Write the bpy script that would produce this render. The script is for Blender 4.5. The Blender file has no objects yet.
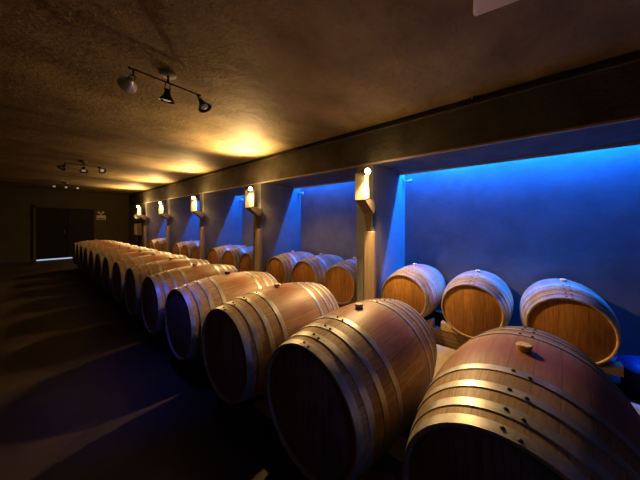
import bpy, bmesh, math, random
from mathutils import Vector, Matrix
random.seed(7)
PI = math.pi
CAMH = 1.42
S = bpy.context.scene
C = S.collection
def H(h): return CAMH + h          # height relative to the eye

# ------------------------------------------------------------------ materials
def newmat(name):
    m = bpy.data.materials.new(name); m.use_nodes = True
    nt = m.node_tree; b = nt.nodes['Principled BSDF']
    return m, nt, b
def N(nt, t, **kw):
    n = nt.nodes.new(t)
    for k, v in kw.items():
        if k.startswith('i_'): n.inputs[int(k[2:])].default_value = v
        else: setattr(n, k, v)
    return n
def L(nt, a, b): nt.links.new(a, b)
def ramp(nt, fac, stops):
    r = nt.nodes.new('ShaderNodeValToRGB')
    e = r.color_ramp.elements
    while len(e) > 1: e.remove(e[0])
    e[0].position = stops[0][0]; e[0].color = (*stops[0][1], 1)
    for p, c in stops[1:]:
        x = e.new(p); x.color = (*c, 1)
    L(nt, fac, r.inputs[0]); return r.outputs[0]
def math_(nt, op, a, b=None, c=None):
    n = nt.nodes.new('ShaderNodeMath'); n.operation = op
    for i, v in enumerate((a, b, c)):
        if v is None: continue
        if isinstance(v, (int, float)): n.inputs[i].default_value = v
        else: L(nt, v, n.inputs[i])
    return n.outputs[0]
def mix(nt, fac, a, b, mode='MIX'):
    n = nt.nodes.new('ShaderNodeMix'); n.data_type = 'RGBA'; n.blend_type = mode
    for i, v in ((0, fac), (6, a), (7, b)):
        if isinstance(v, (int, float)): n.inputs[i].default_value = v
        elif isinstance(v, tuple): n.inputs[i].default_value = (*v, 1)
        else: L(nt, v, n.inputs[i])
    return n.outputs[2]
def noise(nt, vec, scale, detail=6, rough=.55):
    n = N(nt, 'ShaderNodeTexNoise'); n.inputs['Scale'].default_value = scale
    n.inputs['Detail'].default_value = detail; n.inputs['Roughness'].default_value = rough
    L(nt, vec, n.inputs['Vector']); return n.outputs[0]
def mapping(nt, scale=(1,1,1), loc=(0,0,0)):
    tc = N(nt, 'ShaderNodeTexCoord'); mp = N(nt, 'ShaderNodeMapping')
    mp.inputs['Scale'].default_value = scale; mp.inputs['Location'].default_value = loc
    L(nt, tc.outputs['Object'], mp.inputs[0]); return mp.outputs[0]
def bump(nt, b, h, strength, dist):
    n = N(nt, 'ShaderNodeBump'); n.inputs['Strength'].default_value = strength
    n.inputs['Distance'].default_value = dist
    L(nt, h, n.inputs['Height']); L(nt, n.outputs[0], b.inputs['Normal'])

def plaster(name, c1, c2, rough=.8, bs=.6, bd=.03, sc=3.0, spec=.3):
    m, nt, b = newmat(name); v = mapping(nt)
    a = noise(nt, v, sc, 8, .6); f = noise(nt, v, sc*7, 6, .65)
    L(nt, ramp(nt, a, [(.3, c1), (.7, c2)]), b.inputs['Base Color'])
    h = math_(nt, 'ADD', math_(nt, 'MULTIPLY', a, .7), math_(nt, 'MULTIPLY', f, .45))
    bump(nt, b, h, bs, bd)
    b.inputs['Roughness'].default_value = rough
    b.inputs['Specular IOR Level'].default_value = spec
    return m
M = {}
def ceiling_mat():
    m, nt, b = newmat('trowelled_ceiling_plaster'); v = mapping(nt)
    vs = mapping(nt, (1.0, 1.6, 1))
    big = noise(nt, vs, 1.6, 5, .55); mid = noise(nt, vs, 11, 8, .6); fine = noise(nt, v, 34, 4, .6)
    tr = ramp(nt, mid, [(.56, (0,0,0)), (.62, (1,1,1)), (.8, (.8,.8,.8))])
    col = ramp(nt, big, [(.3, (.19,.145,.08)), (.7, (.36,.28,.16))])
    col = mix(nt, math_(nt, 'MULTIPLY', ramp(nt, mid, [(.54,(0,0,0)),(.68,(1,1,1))]), .08), col, (.12,.085,.045))
    L(nt, col, b.inputs['Base Color'])
    h = math_(nt, 'ADD', math_(nt, 'MULTIPLY', tr, .07), math_(nt, 'ADD', math_(nt, 'MULTIPLY', big, .8), math_(nt, 'MULTIPLY', fine, .18)))
    bump(nt, b, h, 1.0, .045)
    b.inputs['Roughness'].default_value = .62
    b.inputs['Specular IOR Level'].default_value = .3
    return m
M['ceiling'] = ceiling_mat()
M['beam'] = plaster('grey_rough_beam', (.085,.078,.064), (.15,.138,.112), .7, .7, .03, 4)
M['fin'] = plaster('grey_partition_plaster', (.20,.19,.18), (.26,.25,.235), .75, .25, .012, 3)
M['back'] = plaster('dark_grey_back_wall', (.18,.175,.18), (.26,.25,.255), .6, .35, .015, 2.2)
M['wall'] = plaster('dark_brown_wall', (.075,.06,.04), (.11,.085,.055), .8, .3, .02, 2)
M['end'] = plaster('olive_end_wall', (.13,.115,.07), (.17,.15,.095), .8, .3, .02, 2)
M['aisle'] = plaster('pale_concrete_slab', (.36,.29,.20), (.48,.40,.29), .7, .3, .01, 6)
M['dirt'] = plaster('dark_bay_floor', (.035,.035,.04), (.06,.058,.06), .8, .6, .03, 9)
def floor_mat():
    m, nt, b = newmat('dark_corridor_floor'); v = mapping(nt, (1.6,.7,1))
    a = noise(nt, v, 1.5, 6, .6)
    L(nt, ramp(nt, a, [(.35, (.045,.034,.024)), (.65, (.085,.062,.042))]), b.inputs['Base Color'])
    L(nt, ramp(nt, a, [(.3, (.42,.42,.42)), (.7, (.62,.62,.62))]), b.inputs['Roughness'])
    bump(nt, b, noise(nt, mapping(nt), 25, 5), .25, .01)
    return m
M['floor'] = floor_mat()

def stave_mat(name, base, dark, stain):
    m, nt, b = newmat(name)
    tc = N(nt, 'ShaderNodeTexCoord'); sp = N(nt, 'ShaderNodeSeparateXYZ'); L(nt, tc.outputs['Object'], sp.inputs[0])
    oi = N(nt, 'ShaderNodeObjectInfo')
    x, y, z = sp.outputs
    ang = math_(nt, 'ARCTAN2', y, z)
    t = math_(nt, 'MULTIPLY', math_(nt, 'ADD', ang, PI), 30/(2*PI))
    t = math_(nt, 'ADD', t, .5)
    idx = math_(nt, 'FLOOR', t); fr = math_(nt, 'FRACT', t)
    wn = N(nt, 'ShaderNodeTexWhiteNoise'); wn.noise_dimensions = '2D'
    cb = N(nt, 'ShaderNodeCombineXYZ'); L(nt, idx, cb.inputs[0]); L(nt, oi.outputs['Random'], cb.inputs[1]); L(nt, cb.outputs[0], wn.inputs['Vector'])
    cg = N(nt, 'ShaderNodeCombineXYZ')
    L(nt, math_(nt, 'MULTIPLY', x, 3.0), cg.inputs[0]); L(nt, math_(nt, 'MULTIPLY', ang, 12.0), cg.inputs[1])
    L(nt, math_(nt, 'MULTIPLY', oi.outputs['Random'], 40), cg.inputs[2])
    gr = noise(nt, cg.outputs[0], 3.0, 8, .65)
    blot = noise(nt, tc.outputs['Object'], 6, 4, .6)
    col = mix(nt, wn.outputs[0], base, tuple(c*.72 for c in base))
    col = mix(nt, ramp(nt, gr, [(.4, (0,0,0)), (.75, (1,1,1))]), col, dark)
    # wine stain spilling from the bung over the belly
    d = math_(nt, 'SUBTRACT', 1.0, math_(nt, 'DIVIDE', math_(nt, 'ABSOLUTE', x), .2))
    up = math_(nt, 'MULTIPLY', math_(nt, 'ADD', z, -.12), 5.0)
    f = math_(nt, 'MULTIPLY', math_(nt, 'MAXIMUM', d, 0.0), math_(nt, 'ADD', blot, .1))
    f = math_(nt, 'MULTIPLY', f, math_(nt, 'MINIMUM', math_(nt, 'MAXIMUM', up, 0.0), 1.0))
    f = math_(nt, 'MINIMUM', math_(nt, 'MULTIPLY', f, 1.5), .8)
    col = mix(nt, f, col, stain)
    seam = ramp(nt, math_(nt, 'MINIMUM', fr, math_(nt, 'SUBTRACT', 1.0, fr)), [(.0, (.55,.55,.55)), (.03, (1,1,1))])
    col = mix(nt, 1.0, col, seam, 'MULTIPLY')
    L(nt, col, b.inputs['Base Color'])
    b.inputs['Roughness'].default_value = .5
    bump(nt, b, math_(nt, 'ADD', math_(nt, 'MULTIPLY', gr, .4), seam), .25, .003)
    return m
def head_mat(name, base, dark, rough=.5):
    m, nt, b = newmat(name)
    tc = N(nt, 'ShaderNodeTexCoord'); sp = N(nt, 'ShaderNodeSeparateXYZ'); L(nt, tc.outputs['Object'], sp.inputs[0])
    oi = N(nt, 'ShaderNodeObjectInfo')
    x, y, z = sp.outputs
    t = math_(nt, 'ADD', math_(nt, 'MULTIPLY', y, 11.0), 20.3)
    idx = math_(nt, 'FLOOR', t); fr = math_(nt, 'FRACT', t)
    wn = N(nt, 'ShaderNodeTexWhiteNoise'); wn.noise_dimensions = '2D'
    cb = N(nt, 'ShaderNodeCombineXYZ'); L(nt, idx, cb.inputs[0]); L(nt, oi.outputs['Random'], cb.inputs[1]); L(nt, cb.outputs[0], wn.inputs['Vector'])
    cg = N(nt, 'ShaderNodeCombineXYZ')
    L(nt, math_(nt, 'MULTIPLY', y, 30.0), cg.inputs[0]); L(nt, math_(nt, 'MULTIPLY', z, 3.0), cg.inputs[1])
    L(nt, math_(nt, 'MULTIPLY', oi.outputs['Random'], 40), cg.inputs[2])
    gr = noise(nt, cg.outputs[0], 1.6, 8, .6); blot = noise(nt, tc.outputs['Object'], 7, 5, .6)
    col = mix(nt, wn.outputs[0], base, tuple(c*.74 for c in base))
    col = mix(nt, ramp(nt, gr, [(.4, (0,0,0)), (.75, (1,1,1))]), col, dark)
    col = mix(nt, ramp(nt, blot, [(.45, (0,0,0)), (.75, (.7,.7,.7))]), col, dark)
    seam = ramp(nt, math_(nt, 'MINIMUM', fr, math_(nt, 'SUBTRACT', 1.0, fr)), [(.0, (.4,.4,.4)), (.03, (1,1,1))])
    col = mix(nt, 1.0, col, seam, 'MULTIPLY')
    L(nt, col, b.inputs['Base Color']); b.inputs['Roughness'].default_value = rough
    bump(nt, b, seam, .3, .002)
    return m
M['stave_front'] = stave_mat('aged_oak_staves', (.58,.41,.22), (.30,.17,.08), (.36,.12,.055))
M['stave_back'] = stave_mat('pale_oak_staves', (.60,.43,.23), (.38,.24,.11), (.34,.13,.08))
M['head_front'] = head_mat('stained_shaded_oak_head', (.34,.21,.17), (.13,.08,.07), .6)  # stained oak; base colour also darkened for the underlit corridor side
M['head_back'] = head_mat('orange_oak_head', (.56,.28,.08), (.27,.12,.03))
def metal(name, col, rough=.4, met=.7, wear=.3):
    m, nt, b = newmat(name)
    a = noise(nt, mapping(nt), 14, 6, .65)
    L(nt, ramp(nt, a, [(.35, tuple(c*(1-wear) for c in col)), (.65, col)]), b.inputs['Base Color'])
    L(nt, ramp(nt, a, [(.3, (rough-.08,)*3), (.7, (rough+.1,)*3)]), b.inputs['Roughness'])
    b.inputs['Metallic'].default_value = met
    return m
M['hoop'] = metal('galvanised_hoop_steel', (.66,.64,.58), .42, .55)
M['rivet'] = metal('dark_rivet_steel', (.10,.09,.08), .5, .6)
M['dark_metal'] = metal('dark_metal', (.05,.045,.04), .4, .6)
M['grey_metal'] = metal('brushed_grey_metal', (.42,.42,.44), .35, .6)
def simple_wood(name, c, d, stretch=(3,3,30)):
    m, nt, b = newmat(name)
    g = noise(nt, mapping(nt, stretch), 1.5, 7, .6)
    L(nt, ramp(nt, g, [(.35, d), (.7, c)]), b.inputs['Base Color'])
    b.inputs['Roughness'].default_value = .6; bump(nt, b, g, .2, .004); return m
M['post'] = simple_wood('tan_post_wood', (.50,.40,.28), (.36,.27,.18), (30,30,1.5))
M['rail'] = simple_wood('rack_timber', (.36,.24,.12), (.20,.12,.06), (30,1.5,30))
M['rail_shaded'] = simple_wood('shaded_timber', (.05,.038,.028), (.028,.02,.015), (30,1.5,30))  # rack timber darkened to carry the shade under the front row
M['chock'] = simple_wood('pale_wedge_wood', (.60,.46,.27), (.42,.28,.14), (3,12,12))
M['bung'] = simple_wood('bung_cork_wood', (.92,.76,.52), (.8,.6,.36), (9,9,9))
M['bung_white'] = simple_wood('pale_silicone_bung', (.75,.72,.68), (.62,.58,.55), (9,9,9))
M['bung_purple'] = simple_wood('purple_bung', (.20,.13,.22), (.12,.08,.15), (9,9,9))
M['trim'] = plaster('pale_trim', (.40,.33,.24), (.48,.40,.30), .6, .1, .005, 6)
M['white'] = plaster('white_casing', (.80,.72,.58), (.86,.79,.66), .45, .05, .003, 4)
M['sconce'] = plaster('cream_sconce_paint', (.78,.68,.50), (.86,.77,.58), .5, .15, .004, 5)
M['sconce_dark'] = plaster('brown_bracket_paint', (.13,.10,.07), (.18,.14,.10), .6, .15, .004, 5)
M['black'] = plaster('black_paint', (.010,.010,.010), (.02,.018,.016), .5, .1, .004, 5)
M['door'] = plaster('very_dark_door_paint', (.022,.018,.013), (.035,.028,.02), .6, .1, .004, 3)
M['tub'] = plaster('blue_plastic', (.03,.04,.12), (.04,.05,.15), .45, .05, .004, 4)
M['lens'] = metal('frosted_blue_white_lens', (.62,.66,.74), .35, .1, .1)
def emis(name, col, s):
    m, nt, b = newmat(name)
    b.inputs['Base Color'].default_value = (*col, 1)
    v = noise(nt, mapping(nt), 3, 2, .5)
    L(nt, ramp(nt, v, [(.0, tuple(c*.95 for c in col)), (1, col)]), b.inputs['Emission Color'])
    b.inputs['Emission Strength'].default_value = s
    return m
M['bulb'] = emis('warm_glowing_bulb', (1,.78,.40), 30)
M['led_blue'] = emis('blue_led_strip', (.02,.15,1), 6)
M['gap_light'] = emis('daylight_under_door', (.55,.72,1), .55)
M['dim_bulb'] = emis('dim_reflector_bulb', (.9,.8,.62), .15)
M['sign_green'] = plaster('green_sign_ink', (.04,.16,.06), (.05,.2,.08), .5, .02, .001, 5)

# ------------------------------------------------------------------ mesh helpers
def link(name, bm, mat, parent=None, loc=(0,0,0), smooth=False, bevel=0):
    me = bpy.data.meshes.new(name); bmesh.ops.recalc_face_normals(bm, faces=bm.faces); bm.to_mesh(me); bm.free()
    o = bpy.data.objects.new(name, me); C.objects.link(o)
    me.materials.append(mat)
    if smooth:
        for p in me.polygons: p.use_smooth = True
        try: me.set_sharp_from_angle(angle=math.radians(38))
        except Exception: pass
    if bevel:
        b = o.modifiers.new('bevel', 'BEVEL'); b.width = bevel; b.segments = 2; b.limit_method = 'ANGLE'
    o.location = loc
    if parent: o.parent = parent
    return o
def box(bm, a, b):
    x0,y0,z0 = a; x1,y1,z1 = b
    v = [bm.verts.new(p) for p in ((x0,y0,z0),(x1,y0,z0),(x1,y1,z0),(x0,y1,z0),(x0,y0,z1),(x1,y0,z1),(x1,y1,z1),(x0,y1,z1))]
    for f in ((3,2,1,0),(4,5,6,7),(0,1,5,4),(1,2,6,5),(2,3,7,6),(3,0,4,7)): bm.faces.new([v[i] for i in f])
def prism(bm, poly, axis, a, b):
    """poly = 2D points; axis 'Y': points are (x,z); extruded a..b along the axis"""
    def P(p, t):
        return {'Y': (p[0], t, p[1]), 'X': (t, p[0], p[1]), 'Z': (p[0], p[1], t)}[axis]
    A = [bm.verts.new(P(p, a)) for p in poly]; B = [bm.verts.new(P(p, b)) for p in poly]
    n = len(poly); bm.faces.new(A); bm.faces.new(B[::-1])
    for i in range(n): bm.faces.new((A[i], B[i], B[(i+1)%n], A[(i+1)%n]))
def lathe(bm, prof, seg=48, axis='X', mtx=None, closed=False):
    """prof = (t, r) along the axis"""
    rings = []
    for t, r in prof:
        if r < 1e-6:
            rings.append([bm.verts.new((t,0,0))]); continue
        rings.append([bm.verts.new((t, r*math.sin(2*PI*k/seg), r*math.cos(2*PI*k/seg))) for k in range(seg)])
    pairs = list(zip(rings, rings[1:]))
    if closed: pairs.append((rings[-1], rings[0]))
    for A, B in pairs:
        for k in range(seg):
            k2 = (k+1) % seg
            if len(A) == 1 and len(B) == 1: continue
            if len(A) == 1: bm.faces.new((A[0], B[k], B[k2]))
            elif len(B) == 1: bm.faces.new((A[k], B[0], A[k2]))
            else: bm.faces.new((A[k], B[k], B[k2], A[k2]))
    R = Matrix.Identity(4)
    if axis == 'Z': R = Matrix.Rotation(-PI/2, 4, 'Y')
    if axis == 'Y': R = Matrix.Rotation(PI/2, 4, 'Z')
    if mtx is not None: R = mtx @ R
    vs = [v for r in rings for v in r]
    bmesh.ops.transform(bm, matrix=R, verts=vs)
def aim(loc, d):
    """matrix taking local +X to direction d at loc"""
    q = Vector(d).to_track_quat('X', 'Z')
    return Matrix.Translation(loc) @ q.to_matrix().to_4x4()
def tube(bm, a, b, r, seg=10):
    a, b = Vector(a), Vector(b); l = (b-a).length
    lathe(bm, [(0,0),(0,r),(l,r),(l,0)], seg, 'X', aim(a, b-a))
def thing(name, label, cat, loc=(0,0,0), group=None):
    o = bpy.data.objects.new(name, None); C.objects.link(o); o.location = loc
    o.empty_display_size = .1
    return tag(o, label, cat, group)
def tag(o, label, cat, group=None):
    o['label'] = label; o['category'] = cat
    if group: o['group'] = group
    return o
def struct(name, bm, mat, **k):
    o = link(name, bm, mat, **k); o['kind'] = 'structure'; return o
def copy_tree(o, parent=None):
    c = o.copy(); C.objects.link(c)
    if parent: c.parent = parent
    for ch in list(o.children): copy_tree(ch, c)
    return c
def BM(): return bmesh.new()
def one(fn, *a):
    bm = BM(); fn(bm, *a); return bm

# ------------------------------------------------------------------ layout numbers (metres)
P = 2.47                     # bay pitch
XF, XW = 2.95, 4.10          # partition fronts, back wall
Y0 = 1.56                    # near face of first partition
FT = .25                     # partition thickness
SOF = H(.80); CEIL = H(1.30)
YN, YE = -3.2, 14.0          # near and far ends of the room
LIP = 3.865

# ------------------------------------------------------------------ room shell
struct('floor', one(box, (-1.9,YN,-.1), (1.42,YE,0)), M['floor'])
struct('floor_slab', one(box, (1.42,YN,-.1), (3.07,YE,.0)), M['aisle'])
struct('floor_bay', one(box, (3.07,YN,-.1), (XW+.1,YE,-.03)), M['dirt'])
struct('ceiling', one(box, (-1.9,YN,CEIL), (XW+.1,YE,CEIL+.1)), M['ceiling'])
struct('wall_left', one(box, (-2.0,YN,0), (-1.9,YE,CEIL)), M['wall'])
struct('wall_near', one(box, (-2.0,YN-.1,0), (XW+.1,YN,CEIL)), M['wall'])
bm = BM(); box(bm, (-2.0,YE,0), (XW+.1,YE+.1,CEIL))
struct('wall_far', bm, M['end'])
struct('wall_right', one(box, (XW,YN,-.03), (XW+.1,YE,CEIL)), M['back'])
for k in range(4):
    struct('wall_partition', one(box, (XF,Y0+P*k,-.03), (XW,Y0+P*k+FT,SOF+.01)), M['fin'], bevel=.008)
struct('wall_partition', one(box, (XF,Y0+P*4,-.03), (XW,YE,SOF+.01)), M['fin'], bevel=.008)
# beam with a deep soffit; the light slot lies behind its lip
struct('trim_1', one(box, (XF,YN,SOF), (LIP,YE,CEIL)), M['beam'], bevel=.012)
struct('trim_2', one(box, (LIP-.022,YN,SOF-.028), (LIP+.004,YE,SOF+.03)), M['trim'])
struct('trim_3', one(box, (XF-.03,YN,H(1.215)), (XF+.002,YE,H(1.235))), M['beam'], bevel=.004)
struct('trim_added_edge', one(box, (XF-.006,YN,SOF-.014), (XF+.03,YE,SOF+.008)), M['trim'], bevel=.003)  # pale strip added to show lamplight along the soffit edge
# far doors
struct('door_1', one(box, (.15,YE-.05,.07), (.95,YE-.002,2.0)), M['door'], bevel=.006)
hd = link('door_handle', one(lambda b: (tube(b, (.88,YE-.10,1.0), (.88,YE-.10,1.16), .012), tube(b, (.88,YE-.10,1.02), (.88,YE-.045,1.02), .01), tube(b, (.88,YE-.10,1.14), (.88,YE-.045,1.14), .01))), M['grey_metal'], bpy.data.objects['door_1'])
struct('door_2', one(box, (.97,YE-.05,.07), (1.74,YE-.002,2.0)), M['door'], bevel=.006)
bm = BM()
box(bm, (.07,YE-.07,0), (.15,YE,2.08)); box(bm, (1.74,YE-.07,0), (1.82,YE,2.08)); box(bm, (.07,YE-.07,2.0), (1.82,YE,2.08))
struct('trim_4', bm, M['end'])
struct('trim_5', one(box, (.15,YE-.03,.0), (1.1,YE-.004,.045)), M['gap_light'])

# ------------------------------------------------------------------ barrels
DF = (.495, .370, .306); DB = (.475, .345, .282)
def rad(x, D): return D[1] - (D[1]-D[2])*(abs(x)/D[0])**2.0
def make_barrel(sm, hm, bungm, seg, rivets, label, group, D=DF):
    LB, RB, RE = D
    def rad(x): return RB - (RB-RE)*(abs(x)/LB)**2.0
    r = thing('oak_barrel', label, 'barrel', (0,0,0), group)
    bm = BM()
    xs = [-LB + 2*LB*i/24 for i in range(25)]
    prof = [(-LB+.022, RE-.014), (-LB+.004, RE-.011), (-LB, RE-.007)] + [(x, rad(x)) for x in xs] + [(LB, RE-.007), (LB-.004, RE-.011), (LB-.022, RE-.014)]
    lathe(bm, prof, seg)
    link('stave_body', bm, sm, r, smooth=True)
    for s in (-1, 1):
        bm = BM(); a = s*(LB-.012); b = s*(LB-.045)
        lathe(bm, [(a,0),(a,RE-.024),(a-s*.006,RE-.012),(b,RE-.013),(b,0)], seg)
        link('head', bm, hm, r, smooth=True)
    for s in (-1, 1):
        for (c, w) in ((LB-.019,.036), (LB-.090,.036), (LB-.18,.034), (LB-.29,.034)):
            x0, x1 = s*(c-w/2), s*(c+w/2)
            t = .0035
            bm = BM()
            pr = []
            n = 3
            xx = [x0+(x1-x0)*i/n for i in range(n+1)]
            lathe(bm, [(x, rad(x)+t) for x in xx] + [(x, rad(x)-.002) for x in xx[::-1]], seg, closed=True)
            h = link('hoop', bm, M['hoop'], r, smooth=True)
            if rivets:
                for q, da in ((-1,-.012),(1,.012)):
                    ang = q*.065 + (.02 if s > 0 else -.02)
                    xr = s*c + q*.006
                    R_ = rad(xr)+t
                    bm = BM()
                    m4 = aim((xr, R_*math.sin(ang), R_*math.cos(ang)), (0, math.sin(ang), math.cos(ang)))
                    lathe(bm, [(-.001,.0068),(.002,.0065),(.0042,.004),(.005,0)], 10, 'X', m4)
                    link('rivet', bm, M['rivet'], h, smooth=True)
    bm = BM(); lathe(bm, [(-.012,.020),(.020,.028),(.025,.025),(.025,0)], 20, 'Z', Matrix.Translation((0,0,RB)))
    link('bung', bm, bungm, r, smooth=True)
    return r
XA, ZA = 1.345, H(-.537-.370)        # front row axis
XB, ZB = 3.49, H(-.594-.345)     # back row axis
front_labels = [
 'largest oak barrel, closest to the camera, its head cut off by the bottom edge',
 'second oak barrel of the front row, tan bung on top and whole dark head',
 'third oak barrel of the front row, partly hidden behind the second one',
 'fourth oak barrel of the front row, with a purple bung',
 'fifth oak barrel from the camera in the long front row',
 'sixth oak barrel from the camera in the long front row',
 'seventh oak barrel from the camera in the long front row',
 'eighth oak barrel from the camera in the long front row',
 'ninth oak barrel from the camera in the long front row',
 'tenth oak barrel from the camera in the long front row',
 'fourth oak barrel from the far end of the long front row',
 'third oak barrel from the far end of the long front row',
 'second oak barrel from the far end of the long front row',
 'farthest oak barrel of the long front row, nearest to the dark doors',
]
GF, GB = 'front row of oak barrels beside the corridor', 'oak barrels in the wall bays'
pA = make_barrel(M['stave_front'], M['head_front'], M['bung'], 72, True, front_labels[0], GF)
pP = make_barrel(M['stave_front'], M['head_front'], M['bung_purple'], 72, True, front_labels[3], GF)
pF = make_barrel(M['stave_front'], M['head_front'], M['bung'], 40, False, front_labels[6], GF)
usedp = set()
def place(proto, loc, label):
    if proto.name in usedp: o = copy_tree(proto)
    else: o = proto; usedp.add(proto.name)
    o.location = loc; o['label'] = label
    o.rotation_euler = (random.uniform(-.03,.03), 0, random.uniform(-.012,.012))
    return o
for n, lab in enumerate(front_labels):
    pr = pP if n == 3 else (pA if n < 6 else pF)
    o = place(pr, (XA, .8*n, ZA), lab)
    if n == 0: o.rotation_euler = (-.01, 0, -.07)
    if n == 1: o.rotation_euler = (-.02, 0, -.04)
pB = make_barrel(M['stave_back'], M['head_back'], M['bung'], 56, True, 'x', GB, DB)
pW = make_barrel(M['stave_back'], M['head_back'], M['bung_white'], 56, True, 'x', GB, DB)
pD = make_barrel(M['stave_back'], M['head_back'], M['bung'], 32, False, 'x', GB, DB)
bayname = ['open nearest bay', 'bay between the nearest and second posts', 'bay between the second and third posts',
           'bay between the third and fourth posts', 'bay before the farthest post']
for k in range(5):
    for j in range(3):
        y = 1.185 - .74*j + P*k
        if k == 0:
            lab = ['left pale oak barrel under the blue-lit wall, beside the nearest tan post',
                   'middle pale oak barrel under the blue-lit wall, with a white bung',
                   'right pale oak barrel under the blue-lit wall, near the domed blue tub'][j]
        else:
            lab = '%s oak barrel in the %s' % (['left', 'middle', 'right'][j], bayname[k])
        pr = pW if (k == 0 and j == 1) else (pB if k < 2 else pD)
        place(pr, (XB, y, ZB), lab)

# ------------------------------------------------------------------ racks: timber rails and wedges
def rail(x, y0, y1, z0, ztop, label, group):
    o = link('rack_rail', one(box, (-.045, y0-y1, 0), (.045, 0, ztop-z0)), M['rail_shaded'] if x < 2 else M['rail'], loc=(x, y1, z0), bevel=.006)
    tag(o, label, 'timber rail', group)
zt = ZA - rad(.25, DF) - .006; zb = ZB - rad(.25, DB) - .006
for s, w in ((-1, 'on the corridor side'), (1, 'on the aisle side')):
    rail(XA+s*.30, -.45, 10.8, 0, zt, 'long brown timber rail carrying the front row of barrels, %s' % w, 'rails under the front row')
segs = [(-.55, 1.5)] + [(Y0+P*k+FT+.02, Y0+P*(k+1)-.02) for k in range(4)]
for k, (a, b) in enumerate(segs):
    for s, w in ((-1, 'front'), (1, 'rear')):
        rail(XB+s*.30, a, b, -.03, zb, '%s timber rail in the %s' % (w, bayname[k]), 'rails in the wall bays')
def wedge_mesh():
    bm = BM(); prism(bm, [(-.09,0),(.09,0),(.09,.012),(-.09,.095)], 'X', -.05, .05)
    return bm
w0 = link('wooden_wedge', wedge_mesh(), M['chock'], bevel=.004)
ords = ['first','second','third','fourth','fifth','sixth','seventh','eighth','ninth','tenth','eleventh','twelfth','thirteenth','fourteenth']
first = True
for n in range(8):
    for s in (-1, 1):
        # wedge touches the belly: tall side away from the barrel
        o = w0 if first else w0.copy()
        if not first: C.objects.link(o)
        first = False
        o.location = (XA-.30, .8*n + s*.245, zt)
        o.rotation_euler = (0, 0, 0 if s < 0 else PI)
        tag(o, 'wooden wedge at the %s side of the %s front row barrel' % ('near' if s < 0 else 'far', ords[n]), 'wedge', 'wedges on the corridor rail')
for j in range(3):
    for s in (-1, 1):
        o = w0.copy(); C.objects.link(o)
        o.location = (XB-.30, 1.185-.74*j + s*.235, zb); o.rotation_euler = (0,0,0 if s < 0 else PI)
        tag(o, 'wooden wedge %s of the %s barrel under the blue-lit wall' % ('right' if s < 0 else 'left', ['left','middle','right'][j]), 'wedge', 'wedges on the bay rail')
# ------------------------------------------------------------------ posts and sconces
pn = ['nearest', 'second', 'third', 'fourth', 'farthest']
def make_post():
    bm = BM(); box(bm, (-.06,0,0), (0,.15,H(-.145)+.03))
    return link('tan_post', bm, M['post'], bevel=.005)
post0 = make_post()
def make_sconce(bulb_dir):
    r = thing('wall_sconce', 'x', 'sconce', (0,0,0), 'sconces on the tan posts')
    # cream box; its dark bracket rakes back to the partition edge; local x=0 is the partition front
    def hexa(vs):
        bm = BM(); v = [bm.verts.new(p) for p in vs]
        for f in ((0,1,2,3),(4,5,6,7),(0,1,5,4),(2,3,7,6),(1,2,6,5),(0,3,7,4)): bm.faces.new([v[i] for i in f])
        return bm
    bm = BM(); prism(bm, [(-.30,-.03),(-.30,.31),(-.20,.31),(-.20,.00)], 'Y', -.075, .075)
    link('housing', bm, M['sconce'], r, bevel=.004)
    link('bracket', hexa([(-.296,-.07,-.032),(-.296,.07,-.032),(-.06,.075,-.20),(-.06,-.07,-.20),(-.20,-.07,.0),(-.20,.07,.0),(0,.075,-.05),(0,-.07,-.05)]), M['sconce_dark'], r)
    link('tail', hexa([(-.075,-.065,-.19),(-.075,.07,-.19),(-.002,.07,-.16),(-.002,-.065,-.16),(-.045,-.01,-.46),(-.045,.045,-.46),(-.002,.045,-.46),(-.002,-.01,-.46)]), M['sconce_dark'], r)
    c = Vector((-.30,-.10,.315)); d = Vector(bulb_dir).normalized()
    bm = BM(); lathe(bm, [(-.07,.0),(-.07,.016),(-.03,.030),(0,.034),(.0,.028)], 20, 'X', aim(c, d))
    tube(bm, c-d*.06, (-.25,-.03,.31), .008)
    link('lamp_cup', bm, M['dark_metal'], r, smooth=True)
    bm = BM(); lathe(bm, [(-.01,0),(-.002,.030),(.012,.038),(.032,.030),(.042,0)], 20, 'X', aim(c, d))
    link('bulb', bm, M['bulb'], r, smooth=True)
    return r, c, d
lampcol = (1.0, .66, .29)
def lamp(kind, name, loc, d, power, col, size=.03, angle=2.4, blend=.6):
    ld = bpy.data.lights.new(name, kind); ld.energy = power; ld.color = col
    if kind in ('POINT', 'SPOT'): ld.shadow_soft_size = size
    if kind == 'SPOT': ld.spot_size = angle; ld.spot_blend = blend
    o = bpy.data.objects.new(name, ld); C.objects.link(o); o.location = loc
    if d is not None: o.rotation_euler = Vector(d).to_track_quat('-Z', 'Y').to_euler()
    return o
sc0 = make_sconce((-.35,-.75,-.1)); sc1 = make_sconce((-.45,-.75,.35))
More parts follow.
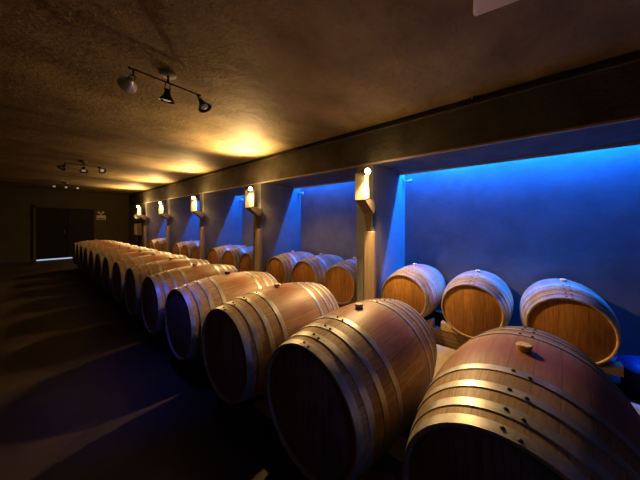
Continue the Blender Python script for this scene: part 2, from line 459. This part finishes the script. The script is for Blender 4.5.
for k in range(5):
    p = post0 if k == 0 else post0.copy()
    if k: C.objects.link(p)
    y = Y0+P*k-.055
    p.location = (XF, y, 0 if k < 5 else 0)
    tag(p, '%s tan wooden post against the front of the partition wall' % pn[k].capitalize(), 'post', 'posts along the wall bays')
    r, c, d = (sc0 if k == 0 else sc1)
    s = r if k < 2 else copy_tree(r)
    s.location = (XF+.02, y+.085, H(.32)); s['label'] = 'glowing cream box sconce above the %s tan post' % pn[k]
    wp = Vector(s.location) + c + d*.065
    if k == 0:
        lamp('SPOT', 'sconce_light', wp, (-.35,-.28,-.85), 150, lampcol, .03, 2.5, .5)
        lamp('POINT', 'sconce_spill', wp, None, 4, lampcol, .03)
    else:
        lamp('SPOT', 'sconce_light', wp, (-.42,-.22,.80), 270 if k == 1 else 190, lampcol, .03, 2.05, 1.0)
        lamp('SPOT', 'sconce_spill', wp, (-.15,-.25,-1), 48, lampcol, .03, 2.85, .5)
        lamp('POINT', 'sconce_glow', wp, None, 9 if k < 4 else 26, lampcol, .03)

# ------------------------------------------------------------------ blue led strips in the light slot
for k in range(5):
    a, b = (-1.3, Y0-.03) if k == 0 else (Y0+P*(k-1)+FT+.03, Y0+P*k-.03)
    o = link('led_strip', one(box, (-.012, -(b-a)/2, 0), (.012, (b-a)/2, .012)), M['led_blue'], loc=(4.035,(a+b)/2,H(1.17)+.003))
    bmh = one(box, (LIP-4.035, -(b-a)/2, .012), (.02, (b-a)/2, .026))
    link('led_channel', bmh, M['grey_metal'], o)
    tag(o, 'blue light strip hidden in the %s' % bayname[k], 'light strip', 'light strips over the bays')
    ld = bpy.data.lights.new('blue_strip_light', 'AREA'); ld.shape = 'RECTANGLE'; ld.size = .03; ld.size_y = b-a
    ld.energy = 115*(b-a) if k == 0 else 42*(b-a); ld.color = (.004, .16, 1.0)
    lo = bpy.data.objects.new('blue_strip_light', ld); C.objects.link(lo); lo.location = (4.035,(a+b)/2,H(1.165))
# corner spotlights of the bays
def spot_small():
    r = thing('corner_spotlight', 'x', 'spotlight', (0,0,0), 'small spotlights in the bay corners')
    link('wall_plate', one(box, (-.03,-.012,-.035), (.03,0,.035)), M['grey_metal'], r, bevel=.004)
    bm = BM(); tube(bm, (0,-.01,0), (0,-.07,-.02), .009); link('arm', bm, M['grey_metal'], r)
    bm = BM(); lathe(bm, [(0,0),(0,.022),(.05,.03),(.075,.034),(.075,.028),(.068,0)], 16, 'X', aim((-.02,-.07,-.02), (.3,-.8,.1)))
    link('lamp_head', bm, M['lens'], r, smooth=True)
    return r
sp = spot_small()
for k in range(4):
    s = sp if k == 0 else copy_tree(sp)
    s.location = (4.02, Y0+P*k-.001, H(.70)); s['label'] = 'small spotlight in the upper corner of the %s' % bayname[k]

# ------------------------------------------------------------------ ceiling track lights
def cone_head(parent, pivot, d, glow, big=1.25, shell='dark_metal', drop=0.0):
    d = Vector(d).normalized(); pv = Vector(pivot)
    side = d.cross(Vector((0,0,1)));  side = side.normalized() if side.length > .1 else Vector((1,0,0))
    k = pv + Vector((0,0,-drop))
    bm = BM()
    if drop: tube(bm, pv, k, .006, 8)
    for s in (-1, 1):
        tube(bm, k+side*.018*s, k+side*.022*s+d*.07, .004, 8)
    tube(bm, k-side*.02, k+side*.02, .004, 8)
    link('yoke', bm, M['dark_metal'], parent)
    bm = BM(); o = k+d*.05
    lathe(bm, [(0,0),(0,.018),(.03,.022),(.06,.03*big),(.10,.054*big),(.10,.050*big),(.06,.026*big),(.05,0)], 28, 'X', aim(o, d))
    h = link('lamp_shade', bm, M[shell], parent, smooth=True)
    bm = BM(); lathe(bm, [(.050,.014),(.075,.026*big),(.090,.030*big),(.098,.02),(.102,0)], 24, 'X', aim(o, d))
    link('reflector_bulb', bm, glow, h, smooth=True)
def track(loc, heads, label):
    r = thing('ceiling_track_light', label, 'ceiling light', loc, 'three-lamp track lights on the ceiling')
    bm = BM(); lathe(bm, [(-.03,0),(-.03,.05),(-.024,.062),(0,.064),(0,0)], 32, 'Z'); link('canopy', bm, M['grey_metal'], r, smooth=True)
    bm = BM(); tube(bm, (0,0,-.025), (0,0,-.085), .009); link('stem', bm, M['dark_metal'], r)
    bm = BM(); tube(bm, (-.27,.0,-.085), (.27,-.0,-.085), .006)
    for x in (-.27,.27): lathe(bm, [(-.01,0),(-.006,.01),(.006,.01),(.01,0)], 10, 'X', Matrix.Translation((x,0,-.085)))
    link('track_bar', bm, M['dark_metal'], r, smooth=True)
    for hh in heads: cone_head(r, (hh[0],0,-.088), hh[1], hh[2], *hh[3:])
    return r
track((.77,2.37,CEIL), [(-.245,(-.04,.98,-.12),M['lens'],1.25,'lens',.05), (0,(0.0,.2,-1),M['dim_bulb'],1.2), (.245,(.35,-.45,-.95),M['lens'],1.2)],
      'ceiling track light nearest the camera, three cone lamps over the corridor')
t2 = track((.72,7.1,CEIL), [(-.245,(-.5,-.4,-.8),M['lens']), (0,(0,-.5,-1),M['dim_bulb']), (.245,(.3,-.8,-.6),M['dim_bulb'])],
      'middle ceiling track light, a faint one half way along the corridor ceiling')
t3 = track((.74,11.3,CEIL), [(-.245,(-.1,-.8,-.5),M['dim_bulb']), (0,(0,-.8,-.5),M['dim_bulb']), (.245,(.1,-.8,-.5),M['dim_bulb'])],
      'farthest ceiling track light, three dim round lamps near the far doors')

# ------------------------------------------------------------------ white casing on the ceiling, beam socket, far things
r = thing('ceiling_casing', 'cream white box fitting on the ceiling at the top edge of the photo', 'ceiling fitting', (1.629,.229,CEIL))
r.rotation_euler = (0,0,math.atan2(.15,.99))
bm = BM(); prism(bm, [(0,0),(0,-.42),(-.24,-.42),(-.24,0)], 'Z', -.135, 0)
link('casing', bm, M['white'], r, bevel=.018)
bm = BM(); prism(bm, [(-.03,-.004),(-.03,.003),(-.2,.003),(-.2,-.004)], 'Z', -.085, -.02)
link('dark_slot', bm, M['black'], r)

r = thing('beam_sensor', 'tiny white sensor on the beam just under the ceiling', 'sensor', (XF-.002,.42,H(1.285)))
bm = BM(); box(bm, (-.02,-.02,-.012), (0,.02,.012)); link('sensor_base', bm, M['dark_metal'], r, bevel=.003)
bm = BM(); lathe(bm, [(0,.009),(.012,.008),(.016,0)], 14, 'X', aim((-.02,0,0), (-1,-.2,-.2))); link('sensor_lens', bm, M['lens'], r, smooth=True)

r = thing('electrical_box', 'small pale electrical box on the wall past the farthest tan post', 'electrical box', (XF-.012,12.1,H(-.25)))
link('box_body', one(box, (-.17,-.2,-.24), (0,.2,.24)), M['trim'], r, bevel=.01)
link('box_door', one(box, (-.185,-.18,-.22), (-.17,.18,.22)), M['white'], r, bevel=.004)
bm = BM(); tube(bm, (-.06,-.05,-.24), (-.06,-.05,-H(-.25)+.002), .02); tube(bm, (-.06,.08,-.24), (-.06,.08,-.9), .015); link('conduit', bm, M['dark_metal'], r)

r = thing('round_spotlight', 'black round spotlight with a bluish lens beside the farthest sconce', 'spotlight', (XF,11.95,H(.26)))
bm = BM(); tube(bm, (0,0,0), (-.12,0,0), .015); box(bm, (-.012,-.05,-.05), (0,.05,.05)); link('arm', bm, M['dark_metal'], r)
bm = BM(); dd = (-.35,-1,0); lathe(bm, [(-.16,0),(-.16,.05),(-.05,.09),(.06,.115),(.06,.105),(.03,0)], 28, 'X', aim((-.17,-.02,0), dd)); link('lamp_head', bm, M['black'], r, smooth=True)
bm = BM(); lathe(bm, [(.05,.104),(.062,.100),(.066,.085),(.052,.06),(.052,0)], 28, 'X', aim((-.17,-.02,0), dd)); link('lens', bm, M['lens'], r, smooth=True)

r = thing('emergency_light', 'small pale emergency light with a round head on the far wall', 'emergency light', (1.96,YE,H(.25)))
link('light_case', one(box, (-.16,-.07,-.12), (.16,0,.08)), M['white'], r, bevel=.012)
link('light_label', one(box, (-.12,-.074,-.09), (.12,-.07,-.05)), M['sign_green'], r)
bm = BM(); box(bm, (-.02,-.05,.08), (.02,-.02,.16)); lathe(bm, [(-.03,0),(-.03,.045),(.03,.05),(.03,0)], 18, 'Y', Matrix.Translation((-.07,-.04,.2)));
lathe(bm, [(-.03,0),(-.03,.045),(.03,.05),(.03,0)], 18, 'Y', Matrix.Translation((.07,-.04,.2))); box(bm, (-.08,-.045,.15), (.08,-.03,.17))
link('twin_heads', bm, M['white'], r, smooth=False)

# blue tub on the bay floor, right
bm = BM(); lathe(bm, [(0,0),(0,.15),(.02,.17),(.20,.185),(.205,.20),(.22,.20),(.25,.17),(.28,.10),(.29,0)], 40, 'Z')
r = link('plastic_tub', bm, M['tub'], loc=(3.36,-.82,-.03), smooth=True)
r.rotation_euler = (0,0,0)
tag(r, 'dark blue tub with a domed lid on the bay floor at the right edge', 'tub')

# ------------------------------------------------------------------ extra light
# added warm fill beside the nearest track light, brightening the bay barrels
lamp('SPOT', 'added_bay_fill', (1.06,2.27,H(1.08)), (1.95,-.55,-2.2), 70, (1,.68,.32), .03, 1.15, 1.0)
# blue glow from the near end of the cellar (blue bay lights behind the camera)
lamp('SPOT', 'near_blue_spot', (-.2,-2.6,1.7), (.95,4.2,-.85), 38, (.08,.25,1), .09, .62, .9)
# added blue light, without a lamp of its own, for the bluish floor patch
lamp('SPOT', 'added_floor_blue', (.47,2.1,CEIL-.28), (.05,.25,-1), 60, (.02,.08,1), .05, .85, 1.0)
w = bpy.data.worlds.new('World'); S.world = w; w.use_nodes = True
w.node_tree.nodes['Background'].inputs[0].default_value = (.5,.4,.3,1)
w.node_tree.nodes['Background'].inputs[1].default_value = .002

# ------------------------------------------------------------------ camera
cd = bpy.data.cameras.new('Camera'); cam = bpy.data.objects.new('Camera', cd); C.objects.link(cam)
cam.location = (0,0,CAMH); cam.rotation_euler = (PI/2, 0, -math.atan(290/244))
cd.sensor_width = 36; cd.lens = 36*244/640; cd.shift_y = -17/640; cd.clip_start = .02
S.camera = cam
S.view_settings.view_transform = 'Standard'
S.view_settings.look = 'Medium High Contrast'
S.view_settings.exposure = 0
